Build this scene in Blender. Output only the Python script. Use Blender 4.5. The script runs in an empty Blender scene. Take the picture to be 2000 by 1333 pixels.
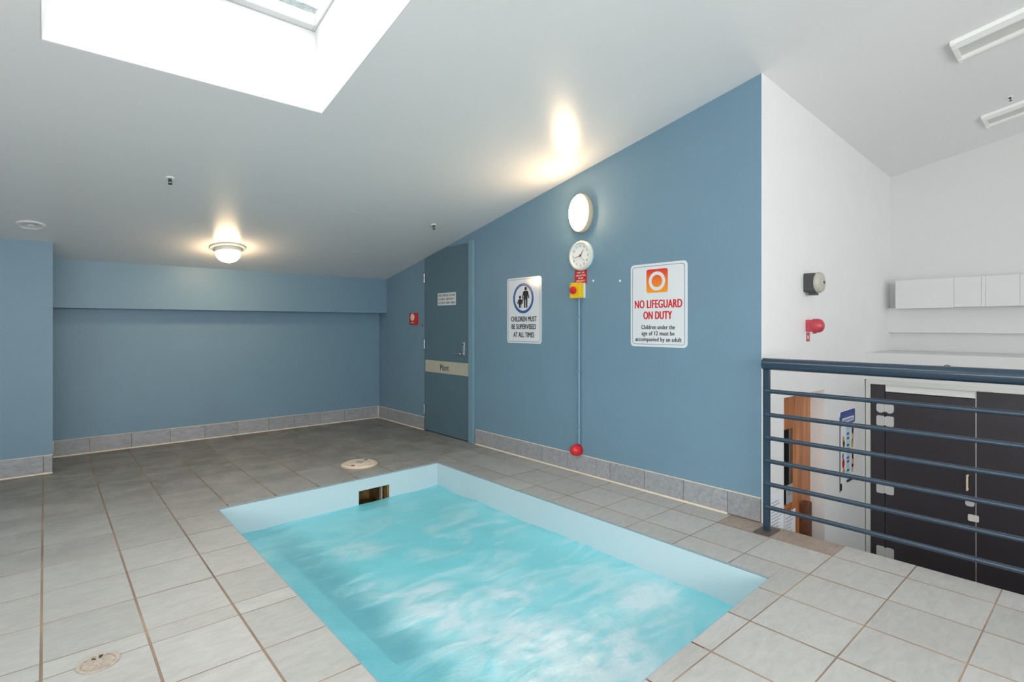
import bpy, bmesh, math, random
from mathutils import Matrix, Vector, noise
random.seed(7)
PI = math.pi
SC = bpy.context.scene
COL = SC.collection

# ------------------------------------------------------------------ camera, world, lights, exposure
cam_d = bpy.data.cameras.new('camera')
cam_d.sensor_width = 36.0
cam_d.lens = 1046.0 / 2000.0 * 36.0
cam_d.shift_y = -(666.5 - 636.0) / 2000.0
cam_d.clip_start = 0.02
cam = bpy.data.objects.new('camera', cam_d)
COL.objects.link(cam)
cam.location = (0, 0, 1.2)
cam.rotation_euler = (PI / 2, 0, math.radians(-41.1))
SC.camera = cam

SC.view_settings.view_transform = 'Standard'
SC.view_settings.look = 'None'
SC.view_settings.gamma = 1.0
SC.view_settings.use_curve_mapping = False
SC.view_settings.exposure = -0.04
SC.cycles.use_denoising = True
SC.cycles.max_bounces = 12
SC.cycles.diffuse_bounces = 7
SC.cycles.sample_clamp_indirect = 8.0
SC.cycles.caustics_reflective = False
SC.cycles.caustics_refractive = False

SKY_STRENGTH = 8.2
w = bpy.data.worlds.new('overcast_sky')
SC.world = w
w.use_nodes = True
bg = w.node_tree.nodes['Background']
bg.inputs['Color'].default_value = (1.0, 0.965, 0.93, 1)
bg.inputs['Strength'].default_value = SKY_STRENGTH


def portal(name, loc, rot, sx, sy):
    l = bpy.data.lights.new(name, 'AREA')
    l.shape = 'RECTANGLE'
    l.size, l.size_y = sx, sy
    l.cycles.is_portal = True
    o = bpy.data.objects.new(name, l)
    o.location, o.rotation_euler = loc, rot
    COL.objects.link(o)


# ceiling plane: z = CZ - CS*y  (main room), dropping a little more to the right past XW
CZ, CS, CX = 3.026, 0.2, 0.055
XW, YB = 3.2825, 6.397          # blue right wall, back wall
YC, XF = 1.454, 5.98            # white stair wall, far wall over the stair
YFRONT, XLEFT = -2.6, -2.4
LOW = -1.45
SKX0, SKX1, SKY0, SKY1 = -0.01, 1.2, 1.0, 3.035
SKTOP = 0.44


def cz(x, y):
    return CZ - CS * y - CX * max(0.0, x - XW)


sk_mid = ((SKX0 + SKX1) / 2, (SKY0 + SKY1) / 2)
portal('skylight_portal', (sk_mid[0], sk_mid[1], cz(0, sk_mid[1]) + SKTOP + 0.16), (-math.atan(CS), 0, 0), 1.3, 2.1)
portal('front_window_portal', (0.3, YFRONT - 0.1, 1.4), (PI / 2, 0, 0), 5.0, 1.7)
portal('left_fill_window_portal', (XLEFT - 0.1, -0.35, 1.3), (PI / 2, 0, -PI / 2), 3.7, 1.4)  # serves the added window in the left wall
portal('stair_window_portal', (4.8, YFRONT - 0.1, 1.6), (PI / 2, 0, 0), 1.1, 1.2)

# ------------------------------------------------------------------ materials


def lin(c):
    return c / 12.92 if c <= 0.04045 else ((c + 0.055) / 1.055) ** 2.4


def rgb(r, g, b):
    return (lin(r / 255), lin(g / 255), lin(b / 255), 1.0)


MATS = {}


def mat(name, col, rough=0.5, metal=0.0, spec=0.5, var=0.0, vscale=6.0, bump=0.0, bscale=200.0, emit=None, estr=0.0, coat=0.0):
    """principled surface with a little procedural colour variation and relief"""
    m = bpy.data.materials.new(name)
    m.use_nodes = True
    nt = m.node_tree
    p = nt.nodes['Principled BSDF']
    p.inputs['Base Color'].default_value = col
    p.inputs['Roughness'].default_value = rough
    p.inputs['Metallic'].default_value = metal
    p.inputs['Specular IOR Level'].default_value = spec
    p.inputs['Coat Weight'].default_value = coat
    if emit:
        p.inputs['Emission Color'].default_value = emit
        p.inputs['Emission Strength'].default_value = estr
    if var or bump:
        g = nt.nodes.new('ShaderNodeNewGeometry')
    if var:
        n = nt.nodes.new('ShaderNodeTexNoise')
        n.inputs['Scale'].default_value = vscale
        n.inputs['Detail'].default_value = 5
        nt.links.new(g.outputs['Position'], n.inputs['Vector'])
        mr = nt.nodes.new('ShaderNodeMapRange')
        mr.inputs['From Min'].default_value = 0.3
        mr.inputs['From Max'].default_value = 0.7
        mr.inputs['To Min'].default_value = 1 - var
        mr.inputs['To Max'].default_value = 1 + var
        nt.links.new(n.outputs['Fac'], mr.inputs['Value'])
        h = nt.nodes.new('ShaderNodeHueSaturation')
        h.inputs['Color'].default_value = col
        nt.links.new(mr.outputs['Result'], h.inputs['Value'])
        nt.links.new(h.outputs['Color'], p.inputs['Base Color'])
    if bump:
        n2 = nt.nodes.new('ShaderNodeTexNoise')
        n2.inputs['Scale'].default_value = bscale
        n2.inputs['Detail'].default_value = 3
        nt.links.new(g.outputs['Position'], n2.inputs['Vector'])
        b = nt.nodes.new('ShaderNodeBump')
        b.inputs['Strength'].default_value = bump
        b.inputs['Distance'].default_value = 0.002
        nt.links.new(n2.outputs['Fac'], b.inputs['Height'])
        nt.links.new(b.outputs['Normal'], p.inputs['Normal'])
    MATS[name] = m
    return m


def math_node(nt, op, a, b=None, clamp=False):
    n = nt.nodes.new('ShaderNodeMath')
    n.operation = op
    n.use_clamp = clamp
    for i, v in enumerate((a, b)):
        if v is None:
            continue
        if isinstance(v, (int, float)):
            n.inputs[i].default_value = v
        else:
            nt.links.new(v, n.inputs[i])
    return n.outputs[0]


def tile_material(name, col_a, col_b, rough=0.42, use_stain_falloff=True):
    m = bpy.data.materials.new(name)
    m.use_nodes = True
    nt = m.node_tree
    p = nt.nodes['Principled BSDF']
    g = nt.nodes.new('ShaderNodeNewGeometry')
    oi = nt.nodes.new('ShaderNodeObjectInfo')
    # streaks that run across the tile, shifted from tile to tile
    mp = nt.nodes.new('ShaderNodeMapping')
    mp.inputs['Scale'].default_value = (8.0, 22.0, 22.0)
    off = nt.nodes.new('ShaderNodeCombineXYZ')
    r = math_node(nt, 'MULTIPLY', oi.outputs['Random'], 37.0)
    nt.links.new(r, off.inputs[0])
    nt.links.new(r, off.inputs[2])
    nt.links.new(g.outputs['Position'], mp.inputs['Vector'])
    nt.links.new(off.outputs[0], mp.inputs['Location'])
    n = nt.nodes.new('ShaderNodeTexNoise')
    n.inputs['Scale'].default_value = 1.6
    n.inputs['Detail'].default_value = 7
    n.inputs['Roughness'].default_value = 0.66
    n.inputs['Distortion'].default_value = 0.6
    nt.links.new(mp.outputs[0], n.inputs['Vector'])
    cr = nt.nodes.new('ShaderNodeValToRGB')
    cr.color_ramp.elements[0].position = 0.30
    cr.color_ramp.elements[0].color = col_a
    cr.color_ramp.elements[1].position = 0.70
    cr.color_ramp.elements[1].color = col_b
    nt.links.new(n.outputs['Fac'], cr.inputs['Fac'])
    # worn brownish film in soft patches
    n3 = nt.nodes.new('ShaderNodeTexNoise')
    n3.inputs['Scale'].default_value = 1.3
    n3.inputs['Detail'].default_value = 4
    nt.links.new(g.outputs['Position'], n3.inputs['Vector'])
    st = nt.nodes.new('ShaderNodeMapRange')
    st.inputs['From Min'].default_value = 0.5
    st.inputs['From Max'].default_value = 0.75
    st.inputs['To Max'].default_value = 0.22
    nt.links.new(n3.outputs['Fac'], st.inputs['Value'])
    # blotchy stains plus painted light falloff: tiles darken towards the back wall
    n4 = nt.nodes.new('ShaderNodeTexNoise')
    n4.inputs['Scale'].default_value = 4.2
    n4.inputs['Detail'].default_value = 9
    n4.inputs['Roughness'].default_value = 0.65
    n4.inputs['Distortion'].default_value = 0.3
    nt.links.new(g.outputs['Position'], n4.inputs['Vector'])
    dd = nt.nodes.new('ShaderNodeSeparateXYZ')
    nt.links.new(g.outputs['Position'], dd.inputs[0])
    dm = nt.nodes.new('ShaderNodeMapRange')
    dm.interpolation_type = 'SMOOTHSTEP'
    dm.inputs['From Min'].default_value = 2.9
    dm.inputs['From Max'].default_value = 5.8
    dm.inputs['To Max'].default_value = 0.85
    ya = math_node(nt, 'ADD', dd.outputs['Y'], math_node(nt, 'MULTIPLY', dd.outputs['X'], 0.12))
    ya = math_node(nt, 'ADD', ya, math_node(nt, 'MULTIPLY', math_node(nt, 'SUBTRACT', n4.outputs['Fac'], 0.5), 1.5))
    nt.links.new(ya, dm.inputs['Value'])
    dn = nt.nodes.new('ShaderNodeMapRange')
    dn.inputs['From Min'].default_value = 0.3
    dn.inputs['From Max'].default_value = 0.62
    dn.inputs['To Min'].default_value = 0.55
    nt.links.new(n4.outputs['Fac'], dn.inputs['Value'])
    stain_falloff = math_node(nt, 'MULTIPLY', dm.outputs[0], dn.outputs[0])
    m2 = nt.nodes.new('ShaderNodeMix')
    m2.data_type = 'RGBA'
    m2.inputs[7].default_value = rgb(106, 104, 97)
    if use_stain_falloff:
        nt.links.new(stain_falloff, m2.inputs[0])
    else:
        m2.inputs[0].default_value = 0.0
    mx = nt.nodes.new('ShaderNodeMix')
    mx.data_type = 'RGBA'
    mx.inputs[7].default_value = rgb(142, 130, 118)
    nt.links.new(st.outputs[0], mx.inputs[0])
    nt.links.new(cr.outputs['Color'], mx.inputs[6])
    h = nt.nodes.new('ShaderNodeHueSaturation')
    v = nt.nodes.new('ShaderNodeMapRange')
    v.inputs['To Min'].default_value = 0.93
    v.inputs['To Max'].default_value = 1.06
    nt.links.new(oi.outputs['Random'], v.inputs['Value'])
    nt.links.new(v.outputs[0], h.inputs['Value'])
    nt.links.new(mx.outputs[2], m2.inputs[6])
    nt.links.new(m2.outputs[2], h.inputs['Color'])
    nt.links.new(h.outputs['Color'], p.inputs['Base Color'])
    b = nt.nodes.new('ShaderNodeBump')
    b.inputs['Strength'].default_value = 0.18
    b.inputs['Distance'].default_value = 0.002
    nt.links.new(n.outputs['Fac'], b.inputs['Height'])
    nt.links.new(b.outputs['Normal'], p.inputs['Normal'])
    p.inputs['Roughness'].default_value = rough
    MATS[name] = m
    return m


BLUE = rgb(115, 146, 166)
mat('blue_wall_paint', BLUE, 0.45, var=0.025, vscale=2.5, bump=0.15, bscale=160)
mat('door_enamel', rgb(88, 114, 128), 0.30, var=0.03, vscale=3, bump=0.05)
mat('jamb_enamel', rgb(120, 152, 168), 0.30)
mat('ceiling_paint', rgb(228, 227, 228), 0.27, spec=0.42, var=0.012, vscale=1.2, bump=0.10, bscale=45)
mat('white_paint', rgb(232, 232, 233), 0.55, var=0.01, bump=0.08, bscale=160)
mat('grey_white_paint', rgb(216, 216, 216), 0.55, var=0.01, bump=0.06)
mat('sash_paint', rgb(205, 205, 206), 0.5)
mat('shaft_paint', rgb(208, 208, 208), 0.6, var=0.008, vscale=3)
mat('grout', rgb(148, 128, 112), 0.85, var=0.36, vscale=2.2)
mat('caulk', rgb(222, 208, 188), 0.55, var=0.08, vscale=14)
mat('concrete', rgb(120, 118, 112), 0.8, var=0.1)
mat('pool_shell', rgb(196, 213, 219), 0.30, var=0.015, vscale=3)
mat('basin_blue', rgb(150, 226, 246), 0.3)
mat('bench_shell', rgb(238, 246, 249), 0.3)
mat('pool_trim', rgb(150, 164, 172), 0.4, var=0.1, vscale=20)
mat('skimmer_inside', rgb(140, 112, 70), 0.45, var=0.5, vscale=14)
mat('cream_plastic', rgb(232, 214, 192), 0.4, var=0.04, vscale=20)
mat('grey_plastic', rgb(170, 172, 172), 0.4)
mat('white_plastic', rgb(236, 236, 234), 0.35)
mat('offwhite_plastic', rgb(222, 220, 214), 0.4)
mat('dark_plastic', rgb(64, 66, 66), 0.45)
mat('black', rgb(24, 24, 26), 0.4)
mat('ink', rgb(36, 36, 40), 0.5)
mat('ink_grey', rgb(120, 124, 140), 0.6)
mat('faint_print', rgb(168, 174, 196), 0.7)
mat('sign_white', rgb(226, 228, 232), 0.12, var=0.01)
mat('sign_line', rgb(120, 132, 150), 0.2)
mat('sign_blue', rgb(52, 92, 158), 0.2)
mat('sign_red', rgb(214, 40, 50), 0.25)
mat('deep_red', rgb(196, 22, 30), 0.3)
mat('bell_grey', rgb(182, 178, 168), 0.4)
mat('pink_red', rgb(188, 64, 78), 0.3)
mat('yellow', rgb(244, 200, 30), 0.35)
mat('buff_metal', rgb(182, 170, 158), 0.5, var=0.1, vscale=40)
mat('beige_plate', rgb(196, 192, 176), 0.45, metal=0.2, var=0.03)
mat('chrome', rgb(200, 200, 202), 0.18, metal=1.0)
mat('hinge_metal', rgb(206, 206, 204), 0.4, metal=0.2)
mat('plate_rust', rgb(88, 78, 72), 0.5, var=0.25, vscale=30)
mat('brushed_steel', rgb(205, 206, 208), 0.32, metal=0.9, var=0.05, vscale=30)
mat('rail_paint', rgb(38, 58, 76), 0.25, var=0.04, vscale=8, coat=0.3)
mat('laminate', rgb(54, 49, 54), 0.36, var=0.03, vscale=5)
mat('aluminium', rgb(212, 212, 208), 0.35, metal=0.25)
mat('clock_face', rgb(240, 240, 238), 0.3)
mat('clock_rim', rgb(216, 222, 218), 0.3)
mat('trough', rgb(206, 206, 202), 0.5)
mat('grime', rgb(228, 228, 226), 0.8, var=0.3, vscale=30)
mat('dark_glass', rgb(20, 22, 26), 0.08)
mat('paper', rgb(232, 234, 240), 0.7)
mat('poster_blue', rgb(56, 78, 150), 0.4)
mat('poster_cyan', rgb(190, 220, 230), 0.5)
mat('skin_print', rgb(222, 176, 150), 0.5)
mat('ochre_print', rgb(204, 168, 96), 0.5)
WARM = (1.0, 0.71, 0.41, 1)
mat('lit_diffuser', rgb(250, 246, 236), 0.4, emit=WARM, estr=54.0)
mat('lamp_rim', rgb(206, 190, 164), 0.5)
mat('lit_dome', rgb(250, 246, 236), 0.4, emit=WARM, estr=66.0)
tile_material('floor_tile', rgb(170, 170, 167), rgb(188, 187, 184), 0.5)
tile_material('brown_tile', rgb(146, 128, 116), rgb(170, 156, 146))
tile_material('skirting_tile', rgb(140, 143, 148), rgb(172, 174, 178), use_stain_falloff=False)


def wood_material():
    m = bpy.data.materials.new('timber')
    m.use_nodes = True
    nt = m.node_tree
    p = nt.nodes['Principled BSDF']
    g = nt.nodes.new('ShaderNodeNewGeometry')
    mp = nt.nodes.new('ShaderNodeMapping')
    mp.inputs['Scale'].default_value = (26, 26, 1.6)
    nt.links.new(g.outputs['Position'], mp.inputs['Vector'])
    n = nt.nodes.new('ShaderNodeTexNoise')
    n.inputs['Scale'].default_value = 1.5
    n.inputs['Detail'].default_value = 6
    nt.links.new(mp.outputs[0], n.inputs['Vector'])
    cr = nt.nodes.new('ShaderNodeValToRGB')
    cr.color_ramp.elements[0].position = 0.32
    cr.color_ramp.elements[0].color = rgb(150, 88, 50)
    cr.color_ramp.elements[1].position = 0.68
    cr.color_ramp.elements[1].color = rgb(206, 138, 88)
    nt.links.new(n.outputs['Fac'], cr.inputs['Fac'])
    nt.links.new(cr.outputs['Color'], p.inputs['Base Color'])
    p.inputs['Roughness'].default_value = 0.4
    MATS['timber'] = m


wood_material()
mat('dark_timber', rgb(104, 66, 44), 0.45, var=0.3, vscale=20)


def glass_material():
    m = bpy.data.materials.new('window_glass')
    m.use_nodes = True
    nt = m.node_tree
    nt.nodes.remove(nt.nodes['Principled BSDF'])
    out = nt.nodes['Material Output']
    t = nt.nodes.new('ShaderNodeBsdfTransparent')
    t.inputs['Color'].default_value = (0.93, 0.96, 0.97, 1)
    gl = nt.nodes.new('ShaderNodeBsdfGlossy')
    gl.inputs['Roughness'].default_value = 0.03
    f = nt.nodes.new('ShaderNodeLayerWeight')
    f.inputs['Blend'].default_value = 0.5
    p5 = math_node(nt, 'POWER', f.outputs['Facing'], 5.0)
    p5 = math_node(nt, 'ADD', math_node(nt, 'MULTIPLY', p5, 0.9), 0.03)
    mx = nt.nodes.new('ShaderNodeMixShader')
    nt.links.new(p5, mx.inputs[0])
    nt.links.new(t.outputs[0], mx.inputs[1])
    nt.links.new(gl.outputs[0], mx.inputs[2])
    nt.links.new(mx.outputs[0], out.inputs['Surface'])
    MATS['glass'] = m


glass_material()


def gradient_red():
    m = bpy.data.materials.new('red_orange_print')
    m.use_nodes = True
    nt = m.node_tree
    p = nt.nodes['Principled BSDF']
    tc = nt.nodes.new('ShaderNodeTexCoord')
    sp = nt.nodes.new('ShaderNodeSeparateXYZ')
    nt.links.new(tc.outputs['Object'], sp.inputs[0])
    mr = nt.nodes.new('ShaderNodeMapRange')
    mr.inputs['From Min'].default_value = 0.40
    mr.inputs['From Max'].default_value = 0.56
    nt.links.new(sp.outputs['Y'], mr.inputs['Value'])
    cr = nt.nodes.new('ShaderNodeValToRGB')
    cr.color_ramp.elements[0].color = rgb(250, 158, 50)
    cr.color_ramp.elements[1].color = rgb(224, 52, 54)
    nt.links.new(mr.outputs[0], cr.inputs['Fac'])
    nt.links.new(cr.outputs['Color'], p.inputs['Base Color'])
    p.inputs['Roughness'].default_value = 0.2
    MATS['red_orange_print'] = m


gradient_red()


def water_material():
    """aerated spa water: tinted clear water, milky with bubbles, streaked with white foam, fresnel gloss on top"""
    m = bpy.data.materials.new('spa_water')
    m.use_nodes = True
    nt = m.node_tree
    nt.nodes.remove(nt.nodes['Principled BSDF'])
    out = nt.nodes['Material Output']
    g = nt.nodes.new('ShaderNodeNewGeometry')
    pos = g.outputs['Position']

    def noise_tex(scale_vec, scale, detail, dist, rough=0.55):
        mp = nt.nodes.new('ShaderNodeMapping')
        mp.inputs['Rotation'].default_value = (0, 0, math.radians(-22))
        mp.inputs['Scale'].default_value = scale_vec
        nt.links.new(pos, mp.inputs['Vector'])
        n = nt.nodes.new('ShaderNodeTexNoise')
        n.inputs['Scale'].default_value = scale
        n.inputs['Detail'].default_value = detail
        n.inputs['Distortion'].default_value = dist
        n.inputs['Roughness'].default_value = rough
        nt.links.new(mp.outputs[0], n.inputs['Vector'])
        return n.outputs['Fac']

    def ramp(v, a, b, lo=0.0, hi=1.0):
        mr = nt.nodes.new('ShaderNodeMapRange')
        mr.interpolation_type = 'SMOOTHSTEP'
        mr.inputs['From Min'].default_value = a
        mr.inputs['From Max'].default_value = b
        mr.inputs['To Min'].default_value = lo
        mr.inputs['To Max'].default_value = hi
        nt.links.new(v, mr.inputs['Value'])
        return mr.outputs[0]

    n_str = noise_tex((0.8, 2.0, 1), 2.3, 6, 1.3)
    n_fine = noise_tex((1.0, 2.6, 1), 9.0, 6, 0.8, 0.65)
    streak = math_node(nt, 'MULTIPLY', ramp(n_str, 0.47, 0.66), ramp(n_fine, 0.25, 0.75, 0.45, 1.0))
    # plumes where the jets and bubblers break the surface
    plumes = [((1.47, 3.14), 0.16, .75), ((1.47, 2.27), 0.22, 1.0), ((1.62, 1.72), 0.34, 1.0), ((1.78, 1.38), 0.30, 1.0),
              ((2.33, 1.62), 0.24, .8), ((1.89, 2.17), 0.20, .6), ((1.35, 2.62), 0.16, .5), ((1.50, 1.95), 0.24, .8),
              ((2.05, 1.55), 0.26, .7), ((1.75, 2.83), 0.12, .5), ((1.35, 1.4), 0.30, .7)]
    total = None
    for (px, py), r, s in plumes:
        d = nt.nodes.new('ShaderNodeVectorMath')
        d.operation = 'DISTANCE'
        nt.links.new(pos, d.inputs[0])
        d.inputs[1].default_value = (px, py, -0.2)
        v = ramp(d.outputs['Value'], r * 1.45, r * 0.15, 0.0, s)
        total = v if total is None else math_node(nt, 'MAXIMUM', total, v)
    n_pl = noise_tex((1.0, 1.8, 1), 4.5, 6, 1.0, 0.6)
    plume = math_node(nt, 'MULTIPLY', total, ramp(n_pl, 0.34, 0.62, 0.22, 1.0))
    sep = nt.nodes.new('ShaderNodeSeparateXYZ')
    nt.links.new(pos, sep.inputs[0])
    inner = ramp(math_node(nt, 'ADD', sep.outputs['X'], math_node(nt, 'MULTIPLY', n_pl, 0.3)), 1.20, 1.48)
    far_fade = ramp(sep.outputs['Y'], 3.7, 2.9, 0.35, 1.0)
    foam = math_node(nt, 'ADD', math_node(nt, 'MULTIPLY', math_node(nt, 'MULTIPLY', streak, 0.64), far_fade), plume, True)
    foam = math_node(nt, 'MULTIPLY', foam, inner)
    foam = math_node(nt, 'MULTIPLY', foam, 0.92)
    # milkiness from fine air in the water, clearer along the bench
    milk = ramp(math_node(nt, 'ADD', sep.outputs['X'], math_node(nt, 'MULTIPLY', n_str, 0.35)), 1.30, 1.55, 0.56, 0.92)

    clear = nt.nodes.new('ShaderNodeBsdfTransparent')
    clear.inputs['Color'].default_value = (0.52, 0.93, 0.99, 1)
    milky = nt.nodes.new('ShaderNodeBsdfDiffuse')
    milky.inputs['Color'].default_value = rgb(130, 226, 238)
    white = nt.nodes.new('ShaderNodeBsdfDiffuse')
    white.inputs['Color'].default_value = rgb(216, 240, 248)
    gloss = nt.nodes.new('ShaderNodeBsdfGlossy')
    gloss.inputs['Roughness'].default_value = 0.32
    h = math_node(nt, 'ADD', n_fine, math_node(nt, 'MULTIPLY', n_str, 1.5))
    b = nt.nodes.new('ShaderNodeBump')
    b.inputs['Strength'].default_value = 0.16
    b.inputs['Distance'].default_value = 0.03
    nt.links.new(h, b.inputs['Height'])
    for s in (milky, white, gloss):
        nt.links.new(b.outputs[0], s.inputs['Normal'])
    fr = nt.nodes.new('ShaderNodeFresnel')
    fr.inputs['IOR'].default_value = 1.33
    nt.links.new(b.outputs[0], fr.inputs['Normal'])
    m1 = nt.nodes.new('ShaderNodeMixShader')
    nt.links.new(milk, m1.inputs[0])
    nt.links.new(clear.outputs[0], m1.inputs[1])
    nt.links.new(milky.outputs[0], m1.inputs[2])
    m2 = nt.nodes.new('ShaderNodeMixShader')
    nt.links.new(foam, m2.inputs[0])
    nt.links.new(m1.outputs[0], m2.inputs[1])
    nt.links.new(white.outputs[0], m2.inputs[2])
    m3 = nt.nodes.new('ShaderNodeMixShader')
    nt.links.new(math_node(nt, 'MULTIPLY', fr.outputs[0], 0.26), m3.inputs[0])
    nt.links.new(m2.outputs[0], m3.inputs[1])
    nt.links.new(gloss.outputs[0], m3.inputs[2])
    nt.links.new(m3.outputs[0], out.inputs['Surface'])
    MATS['spa_water'] = m


water_material()

# ------------------------------------------------------------------ mesh helpers


class MB:
    def __init__(s):
        s.v, s.f, s.sm = [], [], []

    def add(s, vs, fs, smooth=False):
        o = len(s.v)
        s.v += [tuple(v) for v in vs]
        for f in fs:
            s.f.append([i + o for i in f])
            s.sm.append(smooth)
        return s

    def box(s, x0, y0, z0, x1, y1, z1):
        vs = [(x, y, z) for z in (z0, z1) for y in (y0, y1) for x in (x0, x1)]
        return s.add(vs, [(0, 2, 3, 1), (4, 5, 7, 6), (0, 1, 5, 4), (2, 6, 7, 3), (0, 4, 6, 2), (1, 3, 7, 5)])

    def prism(s, poly, z0, z1, zf=None):
        """poly (x,y) list CCW, extruded z0..z1; zf(x,y) overrides the top height"""
        n = len(poly)
        vs = [(x, y, z0) for x, y in poly] + [(x, y, zf(x, y) if zf else z1) for x, y in poly]
        fs = [tuple(range(n))[::-1], tuple(range(n, 2 * n))]
        fs += [(i, (i + 1) % n, (i + 1) % n + n, i + n) for i in range(n)]
        return s.add(vs, fs)

    def loft(s, poly, axis, a, b):
        """2-D polygon extruded along an axis (0 = x, 1 = y, 2 = z)"""
        def put(p, t):
            q = list(p)
            q.insert(axis, t)
            return tuple(q)
        n = len(poly)
        vs = [put(p, a) for p in poly] + [put(p, b) for p in poly]
        fs = [tuple(range(n))[::-1], tuple(range(n, 2 * n))]
        fs += [(i, (i + 1) % n, (i + 1) % n + n, i + n) for i in range(n)]
        return s.add(vs, fs)

    def lathe(s, prof, seg=32, cx=0, cy=0, sx=1, sy=1):
        """profile of (radius, z) turned about local z"""
        vs, rings = [], []
        for r, z in prof:
            if r < 1e-6:
                rings.append([len(vs)])
                vs.append((cx, cy, z))
            else:
                rings.append(list(range(len(vs), len(vs) + seg)))
                vs += [(cx + sx * r * math.cos(2 * PI * k / seg), cy + sy * r * math.sin(2 * PI * k / seg), z) for k in range(seg)]
        fs = []
        for a, b in zip(rings, rings[1:]):
            for k in range(seg):
                k2 = (k + 1) % seg
                if len(a) == 1 and len(b) == 1:
                    continue
                if len(a) == 1:
                    fs.append((a[0], b[k], b[k2]))
                elif len(b) == 1:
                    fs.append((a[k], b[0], a[k2]))
                else:
                    fs.append((a[k], b[k], b[k2], a[k2]))
        return s.add(vs, fs, True)

    def tube(s, p, q, r, seg=16):
        p, q = Vector(p), Vector(q)
        d = (q - p).normalized()
        u = d.orthogonal().normalized()
        v = d.cross(u)
        vs = []
        for c in (p, q):
            vs += [c + (u * math.cos(2 * PI * k / seg) + v * math.sin(2 * PI * k / seg)) * r for k in range(seg)]
        o = len(s.v)
        s.add(vs, [(k, (k + 1) % seg, (k + 1) % seg + seg, k + seg) for k in range(seg)], True)
        s.f += [[o + k for k in range(seg)][::-1], [o + seg + k for k in range(seg)]]
        s.sm += [False, False]
        return s

    def rounded(s, x0, y0, x1, y1, r, z0, z1, seg=6):
        return s.prism(round_rect(x0, y0, x1, y1, r, seg), z0, z1)

    def ring(s, cx, cy, r0, r1, z0, z1, seg=40, sx=1, sy=1):
        return s.lathe([(r0, z0), (r1, z0), (r1, z1), (r0, z1), (r0, z0)], seg, cx, cy, sx, sy)

    def mesh(s, name, m=None, bevel=0.0):
        me = bpy.data.meshes.new(name)
        me.from_pydata(s.v, [], s.f)
        bm = bmesh.new()
        bm.from_mesh(me)
        for f, q in zip(bm.faces, s.sm):
            f.smooth = q
        bmesh.ops.recalc_face_normals(bm, faces=bm.faces)
        if bevel:
            es = [e for e in bm.edges if len(e.link_faces) == 2 and e.calc_face_angle(0) > 0.6]
            bmesh.ops.bevel(bm, geom=es, offset=bevel, segments=2, affect='EDGES', profile=0.5)
        for e in bm.edges:
            if len(e.link_faces) == 2 and e.calc_face_angle(0) > 0.7:
                e.smooth = False
        bm.to_mesh(me)
        bm.free()
        if m:
            me.materials.append(MATS[m])
        return me

    def obj(s, name, m, parent=None, bevel=0.0):
        return link(name, s.mesh(name, m, bevel), parent)


def round_rect(x0, y0, x1, y1, r, seg=6):
    pts = []
    for cx, cy, a in ((x1 - r, y0 + r, -90), (x1 - r, y1 - r, 0), (x0 + r, y1 - r, 90), (x0 + r, y0 + r, 180)):
        for k in range(seg + 1):
            t = math.radians(a + 90 * k / seg)
            pts.append((cx + r * math.cos(t), cy + r * math.sin(t)))
    return pts


def link(name, data, parent=None):
    o = bpy.data.objects.new(name, data)
    COL.objects.link(o)
    if parent:
        o.parent = parent
    return o


def tag(o, label, cat, group=None):
    o['label'], o['category'] = label, cat
    if group:
        o['group'] = group
    return o


def struct(o, label=None):
    o['kind'] = 'structure'
    if label:
        o['label'] = label
    return o


def frame(origin, n, up=None):
    """local x = right, y = up, z = out of the surface towards the room"""
    n = Vector(n).normalized()
    v = Vector(up or (0, 0, 1))
    v = (v - n * v.dot(n)).normalized()
    u = v.cross(n)
    m = Matrix((u, v, n)).transposed().to_4x4()
    m.translation = Vector(origin)
    return m


def on_blue(y, z, off=0.0):
    return frame((XW - off, y, z), (-1, 0, 0))


def on_white(x, z, off=0.0):
    return frame((x, YC - off, z), (0, -1, 0))


def on_partition(y, z, X):
    return frame((X, y, z), (-1, 0, 0))


def on_ceiling(x, y):
    n = (0 if x < XW else -CX, -CS, -1)
    return frame((x, y, cz(x, y)), n, (0, 1, 0))


def thing(name, label, cat, m, group=None):
    o = bpy.data.objects.new(name, None)
    o.empty_display_size = 0.05
    COL.objects.link(o)
    o.matrix_world = m
    return tag(o, label, cat, group)


def copy_tree(root, m, label):
    r = root.copy()
    COL.objects.link(r)
    r.matrix_world = m
    r['label'] = label
    for ch in root.children:
        c = ch.copy()
        COL.objects.link(c)
        c.parent = r
        for g in ch.children:
            d = g.copy()
            COL.objects.link(d)
            d.parent = c
    return r


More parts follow.
